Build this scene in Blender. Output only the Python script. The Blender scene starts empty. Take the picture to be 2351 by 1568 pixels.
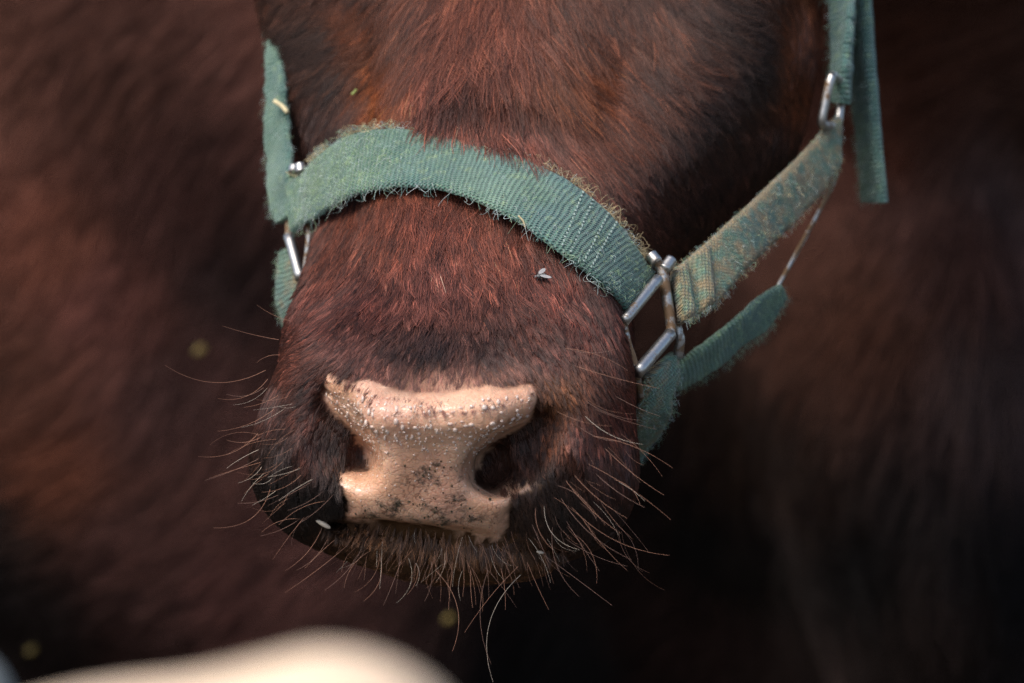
import bpy, math, numpy as np
from mathutils import kdtree, Matrix
np.seterr(all='ignore')
rng = np.random.default_rng(7)
sc = bpy.context.scene
NOFUR = False

# ------------------------------------------------------------------ camera, sky, sun, exposure
PITCH = math.radians(9.0)
CAM = np.array([0.0, 0.0, 1.30])
LENS = 100.0
cd = bpy.data.cameras.new('camera'); cam = bpy.data.objects.new('camera', cd)
sc.collection.objects.link(cam); sc.camera = cam
cam.location = CAM; cam.rotation_euler = (math.pi/2 - PITCH, 0, 0)
cd.lens = LENS; cd.sensor_width = 36; cd.clip_start = 0.05; cd.clip_end = 2000
cd.dof.use_dof = True; cd.dof.focus_distance = 1.300; cd.dof.aperture_fstop = 7.0

SUN_EL, SUN_AZ = math.radians(56), math.radians(-130)      # azimuth from +Y, clockwise
world = bpy.data.worlds.new('World'); sc.world = world; world.use_nodes = True
wn = world.node_tree; wn.nodes.clear()
sky = wn.nodes.new('ShaderNodeTexSky'); sky.sky_type = 'NISHITA'; sky.sun_disc = False
sky.sun_elevation = SUN_EL; sky.sun_rotation = SUN_AZ
sky.air_density = 1.0; sky.dust_density = 3.0; sky.ozone_density = 1.0
bg = wn.nodes.new('ShaderNodeBackground'); bg.inputs[1].default_value = 0.125
wo = wn.nodes.new('ShaderNodeOutputWorld')
wn.links.new(sky.outputs[0], bg.inputs[0]); wn.links.new(bg.outputs[0], wo.inputs[0])
sl = bpy.data.lights.new('sun', 'SUN'); sl.energy = 1.5; sl.angle = math.radians(28); sl.color = (1, 0.95, 0.88)
so = bpy.data.objects.new('sun', sl); sc.collection.objects.link(so)
so.location = (-3, -2, 5)
so.rotation_euler = (math.pi/2 - SUN_EL, 0, -SUN_AZ + math.pi)
sd = np.array([math.sin(SUN_AZ)*math.cos(SUN_EL), math.cos(SUN_AZ)*math.cos(SUN_EL), math.sin(SUN_EL)])
from mathutils import Vector
so.rotation_euler = Vector(sd).to_track_quat('Z', 'Y').to_euler()
sc.view_settings.view_transform = 'Standard'; sc.view_settings.look = 'None'
sc.view_settings.exposure = 0.80; sc.view_settings.gamma = 1.0
sc.render.engine = 'CYCLES'
sc.cycles.use_denoising = True; sc.cycles.denoising_prefilter = 'NONE'
sc.cycles.max_bounces = 8; sc.cycles.transparent_max_bounces = 16
sc.cycles.sample_clamp_indirect = 4.0

# ------------------------------------------------------------------ helpers
K = 36.0/LENS/2351.0                                  # metres per pixel of a 2351 px wide view, per metre of distance
RIGHT = np.array([1, 0, 0.0]); UP = np.array([0, math.sin(PITCH), math.cos(PITCH)])
FWD = np.array([0, math.cos(PITCH), -math.sin(PITCH)])
ROT = np.stack([RIGHT, UP, FWD])                      # rows: view axes; head is modelled in (right, up, distance)
def P(px, py, D):
    px, py, D = np.broadcast_arrays(np.asarray(px, float), np.asarray(py, float), np.asarray(D, float))
    return np.stack([(px-1175.5)*K*D, (784-py)*K*D, D], -1)
def W(p): return CAM + np.asarray(p) @ ROT
def unW(w): return (np.asarray(w) - CAM) @ ROT.T
def PX(p): return 1175.5 + p[..., 0]/(K*p[..., 2]), 784 - p[..., 1]/(K*p[..., 2])
def sstep(a, b, x):
    t = np.clip((x-a)/(b-a), 0, 1); return t*t*(3-2*t)
def norm(v): return v/np.maximum(np.linalg.norm(v, axis=-1, keepdims=True), 1e-12)

_perm = rng.permutation(4096)
def vnoise(p, freq):
    p = np.asarray(p)*freq; i = np.floor(p).astype(np.int64); f = p-i; f = f*f*(3-2*f)
    def h(ix, iy, iz): return _perm[(_perm[(_perm[ix & 4095]+iy) & 4095]+iz) & 4095]/2047.5-1
    r = 0
    for dx in (0, 1):
        for dy in (0, 1):
            for dz in (0, 1):
                w = (f[:, 0] if dx else 1-f[:, 0])*(f[:, 1] if dy else 1-f[:, 1])*(f[:, 2] if dz else 1-f[:, 2])
                r = r + w*h(i[:, 0]+dx, i[:, 1]+dy, i[:, 2]+dz)
    return r
def fbm(p, freq, o=3):
    return sum(vnoise(p+17.3*k, freq*2**k)/2**k for k in range(o))

def idw(table, px, py, power=3.0):
    t = np.asarray(table, float); out = np.zeros((len(px), t.shape[1]-2)); ws = np.zeros(len(px))
    for r in t:
        w = 1/(((px-r[0])**2+(py-r[1])**2)**(power/2)+1e3)
        out += w[:, None]*r[2:]; ws += w
    return out/ws[:, None]

def polysdf(poly, px, py):                            # signed distance, positive inside
    poly = np.asarray(poly, float); a = poly; b = np.roll(poly, -1, 0)
    d = np.full(len(px), 1e9); ins = np.zeros(len(px), bool)
    for (ax, ay), (bx, by) in zip(a, b):
        ex, ey = bx-ax, by-ay
        t = np.clip(((px-ax)*ex+(py-ay)*ey)/(ex*ex+ey*ey+1e-9), 0, 1)
        d = np.minimum(d, np.hypot(px-ax-t*ex, py-ay-t*ey))
        c = ((ay > py) != (by > py)) & (px < ex*(py-ay)/(by-ay+1e-12)+ax)
        ins ^= c
    return np.where(ins, d, -d)

def link(o, parent=None):
    sc.collection.objects.link(o)
    if parent is not None:
        o.parent = parent
        pm = Matrix.Identity(4)
        q = parent
        while q is not None:
            pm = Matrix.Translation(q.location) @ pm if q.type == 'EMPTY' else pm
            q = q.parent
        o.matrix_parent_inverse = pm.inverted() if parent.type == 'EMPTY' else Matrix.Identity(4)
    return o
def thing(name, label, cat, loc, group=None):
    o = bpy.data.objects.new(name, None); o.location = loc; o.empty_display_size = 0.02
    o['label'] = label; o['category'] = cat
    if group: o['group'] = group
    return link(o)
def mesh(name, v, f, mat, parent=None, smooth=True, attrs=None, uv=None, kind=None):
    """v: (n,3) world coordinates, f: list of polygons or (m,k) array"""
    me = bpy.data.meshes.new(name)
    v = np.asarray(v, np.float32)
    if isinstance(f, np.ndarray):
        k = f.shape[1]; me.vertices.add(len(v)); me.vertices.foreach_set('co', v.ravel())
        me.loops.add(f.size); me.loops.foreach_set('vertex_index', f.astype(np.int32).ravel())
        me.polygons.add(len(f)); me.polygons.foreach_set('loop_start', np.arange(0, f.size, k, dtype=np.int32))
        me.update(calc_edges=True)
    else:
        me.from_pydata(v.tolist(), [], f)
    me.validate()
    if smooth: me.polygons.foreach_set('use_smooth', np.ones(len(me.polygons), bool))
    for n, a in (attrs or {}).items():
        a = np.asarray(a, np.float32)
        if a.ndim == 1:
            t = me.attributes.new(n, 'FLOAT', 'POINT'); t.data.foreach_set('value', a)
        else:
            if a.shape[1] == 3: a = np.hstack([a, np.ones((len(a), 1), np.float32)])
            t = me.attributes.new(n, 'FLOAT_COLOR', 'POINT'); t.data.foreach_set('color', a.ravel())
    if uv is not None:
        a = np.asarray(uv, np.float32); a = np.hstack([a, np.zeros((len(a), 1), np.float32)])
        t = me.attributes.new('strap_uv', 'FLOAT_VECTOR', 'POINT'); t.data.foreach_set('vector', a.ravel())
    me.materials.append(mat)
    o = bpy.data.objects.new(name, me)
    if kind: o['kind'] = kind
    return link(o, parent)
def strands(name, pts, radius, mat, parent, color=None):
    """pts (n,m,3) world, radius (n,m)"""
    n, m, _ = pts.shape
    hc = bpy.data.hair_curves.new(name); hc.add_curves([m]*n)
    hc.position_data.foreach_set('vector', np.ascontiguousarray(pts, np.float32).ravel())
    a = hc.attributes.get('radius') or hc.attributes.new('radius', 'FLOAT', 'POINT')
    a.data.foreach_set('value', np.ascontiguousarray(radius, np.float32).ravel())
    if color is not None:
        c = np.hstack([color, np.ones((n, 1))]).astype(np.float32)
        c = np.repeat(c, m, 0)
        a = hc.attributes.new('tint', 'FLOAT_COLOR', 'POINT'); a.data.foreach_set('color', c.ravel())
    hc.materials.append(mat)
    o = bpy.data.objects.new(name, hc); o['kind'] = 'stuff'
    return link(o, parent)

# ---- materials
def newmat(name):
    m = bpy.data.materials.new(name); m.use_nodes = True
    nt = m.node_tree; b = nt.nodes['Principled BSDF']
    return m, nt, b
def node(nt, t, **kw):
    n = nt.nodes.new(t)
    for k, v in kw.items(): setattr(n, k, v)
    return n
def ramp(nt, fac, stops):
    r = nt.nodes.new('ShaderNodeValToRGB'); nt.links.new(fac, r.inputs[0])
    e = r.color_ramp.elements
    while len(e) < len(stops): e.new(0.5)
    for q, (p, c) in zip(e, stops): q.position = p; q.color = (*c, 1) if len(c) == 3 else c
    return r.outputs[0]
def mixc(nt, fac, a, b, mode='MIX'):
    m = nt.nodes.new('ShaderNodeMix'); m.data_type = 'RGBA'; m.blend_type = mode
    for s, v in ((m.inputs[0], fac), (m.inputs[6], a), (m.inputs[7], b)):
        if hasattr(v, 'links'): nt.links.new(v, s)
        else: s.default_value = v if not isinstance(v, tuple) else (*v, 1)
    return m.outputs[2]
def noise(nt, vec, scale, detail=4, rough=0.55):
    n = nt.nodes.new('ShaderNodeTexNoise'); n.inputs['Scale'].default_value = scale
    n.inputs['Detail'].default_value = detail; n.inputs['Roughness'].default_value = rough
    if vec is not None: nt.links.new(vec, n.inputs['Vector'])
    return n.outputs['Fac']
def bump(nt, h, strength, dist, b, prev=None):
    n = nt.nodes.new('ShaderNodeBump'); n.inputs['Strength'].default_value = strength; n.inputs['Distance'].default_value = dist
    nt.links.new(h, n.inputs['Height'])
    if prev is not None: nt.links.new(prev, n.inputs['Normal'])
    if b is not None: nt.links.new(n.outputs[0], b.inputs['Normal'])
    return n.outputs[0]
def mth0(nt, src, mul, add=0.0):
    m = nt.nodes.new('ShaderNodeMath'); m.operation = 'MULTIPLY_ADD'; m.inputs[1].default_value = mul; m.inputs[2].default_value = add
    nt.links.new(src, m.inputs[0]); return m.outputs[0]
def hairmat(name, shine=0.25, rough=0.35):
    m = bpy.data.materials.new(name); m.use_nodes = True; nt = m.node_tree; nt.nodes.clear()
    h = node(nt, 'ShaderNodeBsdfHair'); o = node(nt, 'ShaderNodeOutputMaterial'); d = node(nt, 'ShaderNodeBsdfDiffuse')
    h.component = 'Reflection'; h.inputs['RoughnessU'].default_value = rough; h.inputs['RoughnessV'].default_value = .6
    h.inputs['Color'].default_value = (.75, .68, .66, 1)
    a = node(nt, 'ShaderNodeAttribute'); a.attribute_name = 'tint'
    nt.links.new(a.outputs['Color'], d.inputs['Color'])
    x = node(nt, 'ShaderNodeMixShader'); x.inputs[0].default_value = shine
    nt.links.new(d.outputs[0], x.inputs[1]); nt.links.new(h.outputs[0], x.inputs[2])
    nt.links.new(x.outputs[0], o.inputs[0])
    return m

M_fur = hairmat('fur_hair', .065, .25)
M_far = hairmat('far_coat_hair', .015)
M_whisk = hairmat('whisker_hair', .12)
M_fuzz = hairmat('webbing_fuzz', .05)

# hide: brown skin under the fur and the bare pink nose pad
M_hide, nt, b = newmat('hide_and_nose_skin')
tc = node(nt, 'ShaderNodeTexCoord'); oc = tc.outputs['Object']
at = node(nt, 'ShaderNodeAttribute'); at.attribute_name = 'hide'
ap = node(nt, 'ShaderNodeAttribute'); ap.attribute_name = 'pad'
aw = node(nt, 'ShaderNodeAttribute'); aw.attribute_name = 'wet'
ad = node(nt, 'ShaderNodeAttribute'); ad.attribute_name = 'dirt'
n1 = noise(nt, oc, 60); n2 = noise(nt, oc, 420, 3)
pink = mixc(nt, ramp(nt, n1, [(.35, (0, 0, 0)), (.68, (1, 1, 1))]), (.66, .355, .215), (.78, .475, .315))
vo = node(nt, 'ShaderNodeTexVoronoi'); vo.feature = 'DISTANCE_TO_EDGE'; vo.inputs['Scale'].default_value = 330
wv = node(nt, 'ShaderNodeTexNoise'); wv.inputs['Scale'].default_value = 120
mx = node(nt, 'ShaderNodeMix'); mx.data_type = 'VECTOR'; mx.inputs[0].default_value = 0.012
nt.links.new(oc, wv.inputs['Vector']); nt.links.new(oc, mx.inputs[4]); nt.links.new(wv.outputs['Color'], mx.inputs[5])
nt.links.new(mx.outputs[1], vo.inputs['Vector'])
crack = ramp(nt, vo.outputs['Distance'], [(0.0, (0, 0, 0)), (0.11, (1, 1, 1))])
# dirt specks: crumbs of soil stuck on the pad
dn = node(nt, 'ShaderNodeMath'); dn.operation = 'MULTIPLY_ADD'
nt.links.new(ad.outputs['Fac'], dn.inputs[0]); dn.inputs[1].default_value = 0.26
nt.links.new(noise(nt, oc, 150, 6, .72), dn.inputs[2])
dirtmask = ramp(nt, dn.outputs[0], [(.76, (0, 0, 0)), (.90, (1, 1, 1))])
ck = node(nt, 'ShaderNodeMath'); ck.operation = 'MULTIPLY'
inv = node(nt, 'ShaderNodeMath'); inv.operation = 'SUBTRACT'; inv.inputs[0].default_value = 1
nt.links.new(crack, inv.inputs[1]); nt.links.new(inv.outputs[0], ck.inputs[0])
cm = ramp(nt, noise(nt, oc, 90, 2), [(.45, (0, 0, 0)), (.65, (1, 1, 1))])
nt.links.new(cm, ck.inputs[1])
ck2 = node(nt, 'ShaderNodeMath'); ck2.operation = 'MULTIPLY'; nt.links.new(ck.outputs[0], ck2.inputs[0]); nt.links.new(ad.outputs['Fac'], ck2.inputs[1])
pink = mixc(nt, ramp(nt, noise(nt, oc, 28, 4, .6), [(.48, (0, 0, 0)), (.72, (1, 1, 1))]), pink, (.56, .29, .20))
pink = mixc(nt, ck2.outputs[0], pink, (.20, .09, .05))
pink = mixc(nt, dirtmask, pink, (.05, .04, .025))
col = mixc(nt, ap.outputs['Fac'], at.outputs['Color'], pink)
nt.links.new(col, b.inputs['Base Color'])
mr = node(nt, 'ShaderNodeMapRange'); nt.links.new(aw.outputs['Fac'], mr.inputs[0])
mr.inputs[3].default_value = .55; mr.inputs[4].default_value = .20
nt.links.new(mr.outputs[0], b.inputs['Roughness'])
nt.links.new(mth0(nt, ap.outputs['Fac'], .3), b.inputs['Subsurface Weight']); nt.links.new(mth0(nt, aw.outputs['Fac'], .6, .05), b.inputs['Specular IOR Level']); b.inputs['Subsurface Radius'].default_value = (1, .4, .25); b.inputs['Subsurface Scale'].default_value = .0025
nt.links.new(mth0(nt, aw.outputs['Fac'], .4), b.inputs['Coat Weight']); b.inputs['Coat Roughness'].default_value = .12
p1 = bump(nt, crack, .4, .0006, None); p2 = bump(nt, n2, .25, .0008, None, p1); bump(nt, dirtmask, .6, .0006, b, p2)

M_body, nt, b = newmat('hide_far')
at = node(nt, 'ShaderNodeAttribute'); at.attribute_name = 'hide'
nt.links.new(at.outputs['Color'], b.inputs['Base Color']); b.inputs['Roughness'].default_value = .7

# halter webbing
M_web, nt, b = newmat('green_webbing')
u = node(nt, 'ShaderNodeAttribute'); u.attribute_name = 'strap_uv'; tc = node(nt, 'ShaderNodeTexCoord'); oc = tc.outputs['Object']
sx = node(nt, 'ShaderNodeSeparateXYZ'); nt.links.new(u.outputs['Vector'], sx.inputs[0])
def sine(src, freq):
    m = node(nt, 'ShaderNodeMath'); m.operation = 'MULTIPLY'; m.inputs[1].default_value = freq*2*math.pi; nt.links.new(src, m.inputs[0])
    s = node(nt, 'ShaderNodeMath'); s.operation = 'SINE'; nt.links.new(m.outputs[0], s.inputs[0]); return s.outputs[0]
def mth(op, a_, b_):
    m = node(nt, 'ShaderNodeMath'); m.operation = op
    for s, v in ((m.inputs[0], a_), (m.inputs[1], b_)):
        if hasattr(v, 'links'): nt.links.new(v, s)
        else: s.default_value = v
    return m.outputs[0]
wob = noise(nt, oc, 70, 3)
ux = mth('ADD', mth('ADD', sx.outputs[0], mth('MULTIPLY', sx.outputs[1], .18)), mth('MULTIPLY', wob, .0035))
ribs = sine(ux, 1/.0026); cross = sine(sx.outputs[1], 1/.0016)
weave = mth('ADD', mth('MULTIPLY', ribs, .5), mth('MULTIPLY', mth('MULTIPLY', ribs, cross), .5))
base = mixc(nt, ramp(nt, noise(nt, oc, 45, 5, .6), [(.3, (0, 0, 0)), (.7, (1, 1, 1))]), (.07, .18, .115), (.23, .385, .275))
base = mixc(nt, ramp(nt, noise(nt, oc, 18, 3, .5), [(.45, (0, 0, 0)), (.65, (1, 1, 1))]), base, (.09, .21, .19))
base = mixc(nt, ramp(nt, noise(nt, oc, 170, 4, .7), [(.55, (0, 0, 0)), (.72, (1, 1, 1))]), base, (.34, .48, .24))
da = node(nt, 'ShaderNodeAttribute'); da.attribute_name = 'soil'
sm = ramp(nt, mth('ADD', mth('MULTIPLY', da.outputs['Fac'], .52), noise(nt, oc, 110, 5, .65)), [(.66, (0, 0, 0)), (.85, (1, 1, 1))])
base = mixc(nt, sm, base, (.42, .30, .15))
base = mixc(nt, mth('MULTIPLY', mth('SUBTRACT', .5, mth('MULTIPLY', weave, .5)), .6), base, (.02, .055, .045))
nt.links.new(base, b.inputs['Base Color']); b.inputs['Roughness'].default_value = .9
b.inputs['Sheen Weight'].default_value = .25; b.inputs['Sheen Roughness'].default_value = .5
w1 = bump(nt, weave, 1., .0010, None); bump(nt, noise(nt, oc, 900, 3, .7), .5, .0006, b, w1)

M_stitch, nt, b = newmat('pale_thread'); b.inputs['Base Color'].default_value = (.30, .38, .34, 1); b.inputs['Roughness'].default_value = .8

def metal(name, rust):
    m, nt, b = newmat(name); tc = node(nt, 'ShaderNodeTexCoord'); oc = tc.outputs['Object']
    f = ramp(nt, noise(nt, oc, 130, 5, .7), [(.62-rust, (0, 0, 0)), (.72-rust, (1, 1, 1))])
    nt.links.new(mixc(nt, f, (.46, .45, .43), (.17, .10, .05)), b.inputs['Base Color'])
    nt.links.new(ramp(nt, f, [(0, (1, 1, 1)), (1, (.25, .25, .25))]), b.inputs['Metallic'])
    nt.links.new(ramp(nt, f, [(0, (.40, .40, .40)), (1, (.7, .7, .7))]), b.inputs['Roughness'])
    bump(nt, noise(nt, oc, 500, 4), .4, .0004, b)
    return m
M_metal = metal('nickel_plated_metal', 0.09)
M_rust = metal('rusty_metal', 0.22)

def plain(name, col, rough=.6, **kw):
    m, nt, b = newmat(name); b.inputs['Roughness'].default_value = rough
    tc = node(nt, 'ShaderNodeTexCoord')
    c2 = tuple(min(1, x*1.25) for x in col); c1 = tuple(x*.78 for x in col)
    nt.links.new(mixc(nt, noise(nt, tc.outputs['Object'], kw.pop('scale', 300), 3), c1, c2), b.inputs['Base Color'])
    for k, v in kw.items(): b.inputs[k.replace('_', ' ')].default_value = v
    return m

# ------------------------------------------------------------------ ground
M_gr, nt, b = newmat('soil'); tc = node(nt, 'ShaderNodeTexCoord')
nt.links.new(mixc(nt, noise(nt, tc.outputs['Object'], 6, 8, .6), (.02, .015, .01), (.05, .04, .025)), b.inputs['Base Color'])
b.inputs['Roughness'].default_value = .95; bump(nt, noise(nt, tc.outputs['Object'], 20, 8), .6, .03, b)
g = mesh('ground', [(-600, -600, 0), (600, -600, 0), (600, 600, 0), (-600, 600, 0)], [(0, 1, 2, 3)], M_gr, smooth=False, kind='structure')

# ------------------------------------------------------------------ the cow: implicit shape -> one mesh
A = norm(np.array([.103, .729, .678]))                # along the nose bridge, away from the nose
Nn = np.array([-.20, .62, -.74]); Nn = norm(Nn - A*(Nn@A))   # dorsal normal
S = np.cross(Nn, A);  S = S if S[0] > 0 else -S       # towards the animal's left cheek
R0 = P(985, 875, 1.262)
ST = np.array([  # s, half width, thickness
    (-.06, .050, .07), (-.02, .060, .085), (.03, .066, .095), (.08, .069, .105), (.13, .072, .118), (.18, .082, .145),
    (.24, .103, .175), (.30, .130, .21), (.38, .139, .23), (.46, .12, .22), (.55, .10, .2)])
def smin(a, b, k):
    h = np.clip(.5+.5*(b-a)/k, 0, 1); return b*(1-h)+a*h-k*h*(1-h)
def smax(a, b, k): return -smin(-a, -b, k)
def ell(p, c, r, n=2.0, M=None):
    q = p-c
    if M is not None: q = q@M
    q = np.abs(q/np.asarray(r))
    return ((q**n).sum(-1)**(1/n)-1)*min(r)
def caps(p, a, b, ra, rb):
    ab = b-a; t = np.clip(((p-a)@ab)/(ab@ab), 0, 1)
    return np.linalg.norm(p-a-t[..., None]*ab, axis=-1)-(ra+(rb-ra)*t)
def chain(p, pts, k=.006):
    d = None
    for (a, ra), (b_, rb) in zip(pts[:-1], pts[1:]):
        q = caps(p, a, b_, ra, rb); d = q if d is None else smin(d, q, k)
    return d
HM = np.stack([S, Nn, A], 1)
LT = np.array([[math.cos(.09), math.sin(.09), 0], [-math.sin(.09), math.cos(.09), 0], [0, 0, 1.]])   # mouth line slopes a little
def Pn(px, py, D): return P(px, py, D)
NOSTL = [(Pn(760, 905, 1.270), .0024), (Pn(774, 945, 1.262), .0052), (Pn(800, 1000, 1.258), .0082), (Pn(828, 1050, 1.259), .0072), (Pn(838, 1038, 1.274), .006)]
NOSTR = [(Pn(1222, 968, 1.258), .0024), (Pn(1200, 998, 1.255), .0058), (Pn(1166, 1034, 1.254), .0090), (Pn(1128, 1068, 1.256), .0080), (Pn(1132, 1056, 1.276), .0075)]
NT = np.array([[math.cos(.6), -math.sin(.6), 0], [math.sin(.6), math.cos(.6), 0], [0, 0, 1.]])   # slant of the wider nostril
def head_sdf(p):
    q = p-R0; s = q@A; u = q@S; v = q@Nn
    w = np.interp(s, ST[:, 0], ST[:, 1]); h = np.interp(s, ST[:, 0], ST[:, 2])
    n = 2.5
    e = ((np.abs(u/w)**n+np.abs((v+h/2)/(h/2))**n)**(1/n)-1)*np.minimum(w, h/2)
    d = np.maximum(e, np.maximum(-.02-s, s-.54))
    # muzzle
    d = smin(d, ell(p, P(1024, 1000, 1.352), (.079, .056, .094), 2.5), .035)
    d = smin(d, ell(p, P(985, 1000, 1.33), (.058, .050, .073), 2.45), .02)
    d = smin(d, caps(p, P(862, 480, 1.44), P(800, 770, 1.362), .0245, .0265), .02)
    # upper lip flaps left and right
    d = smin(d, ell(p, P(752, 1065, 1.335), (.032, .030, .055)), .02)
    d = smin(d, ell(p, P(1278, 1112, 1.335), (.034, .033, .055)), .02)
    # cheeks / jaw
    d = smin(d, ell(p, R0+A*.345+S*.080-Nn*.10, (.052, .08, .10), 2, HM), .05)
    d = smin(d, ell(p, R0+A*.345-S*.080-Nn*.10, (.052, .08, .10), 2, HM), .05)
    # nose bridge ridge and brow
    d = smin(d, caps(p, R0+A*.20-Nn*.016, R0+A*.40-Nn*.012, .022, .03), .05)
    d = smin(d, ell(p, R0+A*.36+S*.105-Nn*.03, (.032, .03, .045), 2, HM), .04)
    d = smin(d, ell(p, R0+A*.36-S*.105-Nn*.03, (.032, .03, .045), 2, HM), .04)
    # hollows beside the bridge, below the eyes
    d = smax(d, -ell(p, R0+A*.20+S*.098-Nn*.005, (.03, .022, .06), 2, HM), .04)
    d = smax(d, -ell(p, R0+A*.20-S*.098-Nn*.005, (.03, .022, .06), 2, HM), .04)
    # mouth slit, then the lower lip and chin
    slit = np.maximum(np.abs((p[..., 1]-(784-1213)*K*1.27)+(p[..., 0]-P(800, 0, 1.27)[0])*.125)-.0015, p[..., 2]-1.40)
    slit = np.maximum(slit, np.abs(p[..., 0]-P(1020, 0, 1.27)[0])-.052)
    d = smax(d, -slit, .004)
    d = smin(d, ell(p, P(1030, 1241, 1.3290), (.052, .0170, .058), 2.8, LT), .003)
    d = smin(d, ell(p, P(1050, 1175, 1.43), (.058, .036, .07), 2.2), .02)
    d = smax(d, -ell(p, P(782, 1004, 1.2475), (.0145, .0175, .019)), .009)   # soft hollows round the nostrils
    d = smax(d, -ell(p, P(1196, 1024, 1.2435), (.0205, .0150, .020), 2, NT), .009)
    d = smax(d, -chain(p, NOSTL), .013)
    d = smax(d, -chain(p, NOSTR), .013)
    return d
def chunked(fn, p, n=400000):
    return np.concatenate([fn(p[i:i+n]) for i in range(0, len(p), n)])
def grad(fn, p, h=.0008):
    g = np.stack([chunked(fn, p+e)-chunked(fn, p-e) for e in np.eye(3)*h], -1)/(2*h)
    return g
def project(fn, p, it=3, h=.0008, lim=.004):
    for _ in range(it):
        d = chunked(fn, p); g = grad(fn, p, h)
        st = d[:, None]*g/np.maximum((g*g).sum(-1, keepdims=True), .05)
        l = np.linalg.norm(st, axis=-1, keepdims=True)
        p = p-st*np.minimum(1, lim/np.maximum(l, 1e-9))
    return p
def surface_nets(fn, lo, hi, h):
    n = np.ceil((np.array(hi)-lo)/h).astype(int)+1
    ax = [lo[i]+h*np.arange(n[i]) for i in range(3)]
    G = np.stack(np.meshgrid(*ax, indexing='ij'), -1).reshape(-1, 3)
    F = chunked(fn, G).reshape(n)
    ins = F < 0
    c = [F[a:n[0]-1+a, b_:n[1]-1+b_, c_:n[2]-1+c_] for a in (0, 1) for b_ in (0, 1) for c_ in (0, 1)]
    cnt = sum((x < 0).astype(int) for x in c); act = (cnt > 0) & (cnt < 8)
    idx = -np.ones(act.shape, int); ii = np.argwhere(act); idx[act] = np.arange(len(ii))
    acc = np.zeros((len(ii), 3)); k = np.zeros(len(ii))
    off = np.array([(a, b_, c_) for a in (0, 1) for b_ in (0, 1) for c_ in (0, 1)])
    for a in range(8):
        for b_ in range(a+1, 8):
            if np.abs(off[a]-off[b_]).sum() != 1: continue
            fa = c[a][act]; fb = c[b_][act]; m = (fa < 0) != (fb < 0)
            t = fa/(fa-fb+1e-12)
            acc[m] += (off[a]+(off[b_]-off[a])*t[:, None])[m]; k[m] += 1
    V = np.array(lo)+h*(ii+acc/k[:, None])
    Q = []
    for axis in range(3):
        s0 = [slice(None)]*3; s1 = [slice(None)]*3; s0[axis] = slice(0, -1); s1[axis] = slice(1, None)
        a_, b_ = ins[tuple(s0)], ins[tuple(s1)]
        e = np.argwhere(a_ != b_)
        o1, o2 = [x for x in range(3) if x != axis]
        ok = (e[:, o1] > 0) & (e[:, o2] > 0) & (e[:, o1] < n[o1]-1) & (e[:, o2] < n[o2]-1)
        e = e[ok]; fl = a_[tuple(e.T)]
        q = []
        for d1, d2 in ((-1, -1), (0, -1), (0, 0), (-1, 0)):
            r = e.copy(); r[:, o1] += d1; r[:, o2] += d2; q.append(idx[tuple(r.T)])
        q = np.stack(q, 1)
        if axis == 1: q = q[:, ::-1]
        q[~fl] = q[~fl][:, ::-1]
        Q.append(q)
    Q = np.concatenate(Q); Q = Q[(Q >= 0).all(1)]
    return V, Q
def subdivide(V, Q):
    E = np.concatenate([np.stack([Q[:, i], Q[:, (i+1) % 4]], 1) for i in range(4)])
    Es = np.sort(E, 1); key = Es[:, 0]*len(V)+Es[:, 1]
    uq, first, invi = np.unique(key, return_index=True, return_inverse=True)
    em = (V[Es[first, 0]]+V[Es[first, 1]])/2; fm = V[Q].mean(1)
    n = len(V); ei = (invi+n).reshape(4, -1).T; fi = n+len(uq)+np.arange(len(Q))
    NV = np.concatenate([V, em, fm])
    NQ = np.concatenate([np.stack([Q[:, i], ei[:, i], fi, ei[:, (i+3) % 4]], 1) for i in range(4)])
    return NV, NQ

V, Q = surface_nets(head_sdf, (-.22, -.19, 1.20), (.24, .34, 1.86), .0036)
V = project(head_sdf, V, 2)
V, Q = subdivide(V, Q)
V = project(head_sdf, V, 2)
Nrm = norm(grad(head_sdf, V))
px, py = PX(V)
front = sstep(-.05, .25, (-(Nrm*norm(V)).sum(-1)))    # faces towards where the muzzle looks

PAD = [(762, 864), (795, 876), (850, 897), (905, 915), (960, 925), (1010, 925), (1070, 915), (1140, 905), (1195, 892), (1216, 890),
       (1229, 906), (1227, 928), (1222, 960), (1200, 978), (1150, 1005), (1115, 1040), (1100, 1070), (1102, 1098), (1125, 1120),
       (1160, 1138), (1174, 1160), (1166, 1195), (1162, 1225), (1152, 1248), (1100, 1242), (1020, 1228), (940, 1217), (860, 1210), (793, 1205),
       (800, 1180), (790, 1140), (781, 1105), (790, 1085), (820, 1074), (845, 1070), (845, 1050), (830, 1020), (805, 985), (770, 950),
       (747, 920), (744, 892)]
PD = polysdf(PAD, px, py)
near = V[:, 2] < 1.315
lower = (py > 1215) & (V[:, 1] < (784-1208)*K*1.27-(V[:, 0]-P(800, 0, 1.27)[0])*.125)  # below the mouth slit
TOPE = np.array(PAD[2:8]); dtop = np.min([np.hypot(px-(a_[0]+(b_[0]-a_[0])*f_), py-(a_[1]+(b_[1]-a_[1])*f_)) for a_, b_ in zip(TOPE[:-1], TOPE[1:]) for f_ in (0, .33, .66)], 0)
wtop = np.exp(-(dtop/34)**2)
PDn = PD+fbm(V, 160, 2)*(5+9*wtop)+vnoise(V, 500)*5
padm = sstep(-5-34*wtop, 6+8*wtop, PDn)*front*near*(~lower)
swell = ((sstep(-6, 34, PD)-.35*np.exp(-((PD+14)/12.)**2))*(1-wtop)+wtop*.75*sstep(-45, 45, PD))*front*near*(~lower)
roll = np.array([(752, 878), (800, 915), (860, 942), (930, 958), (985, 962), (1050, 957), (1120, 946), (1180, 934), (1216, 922)], float)
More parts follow.
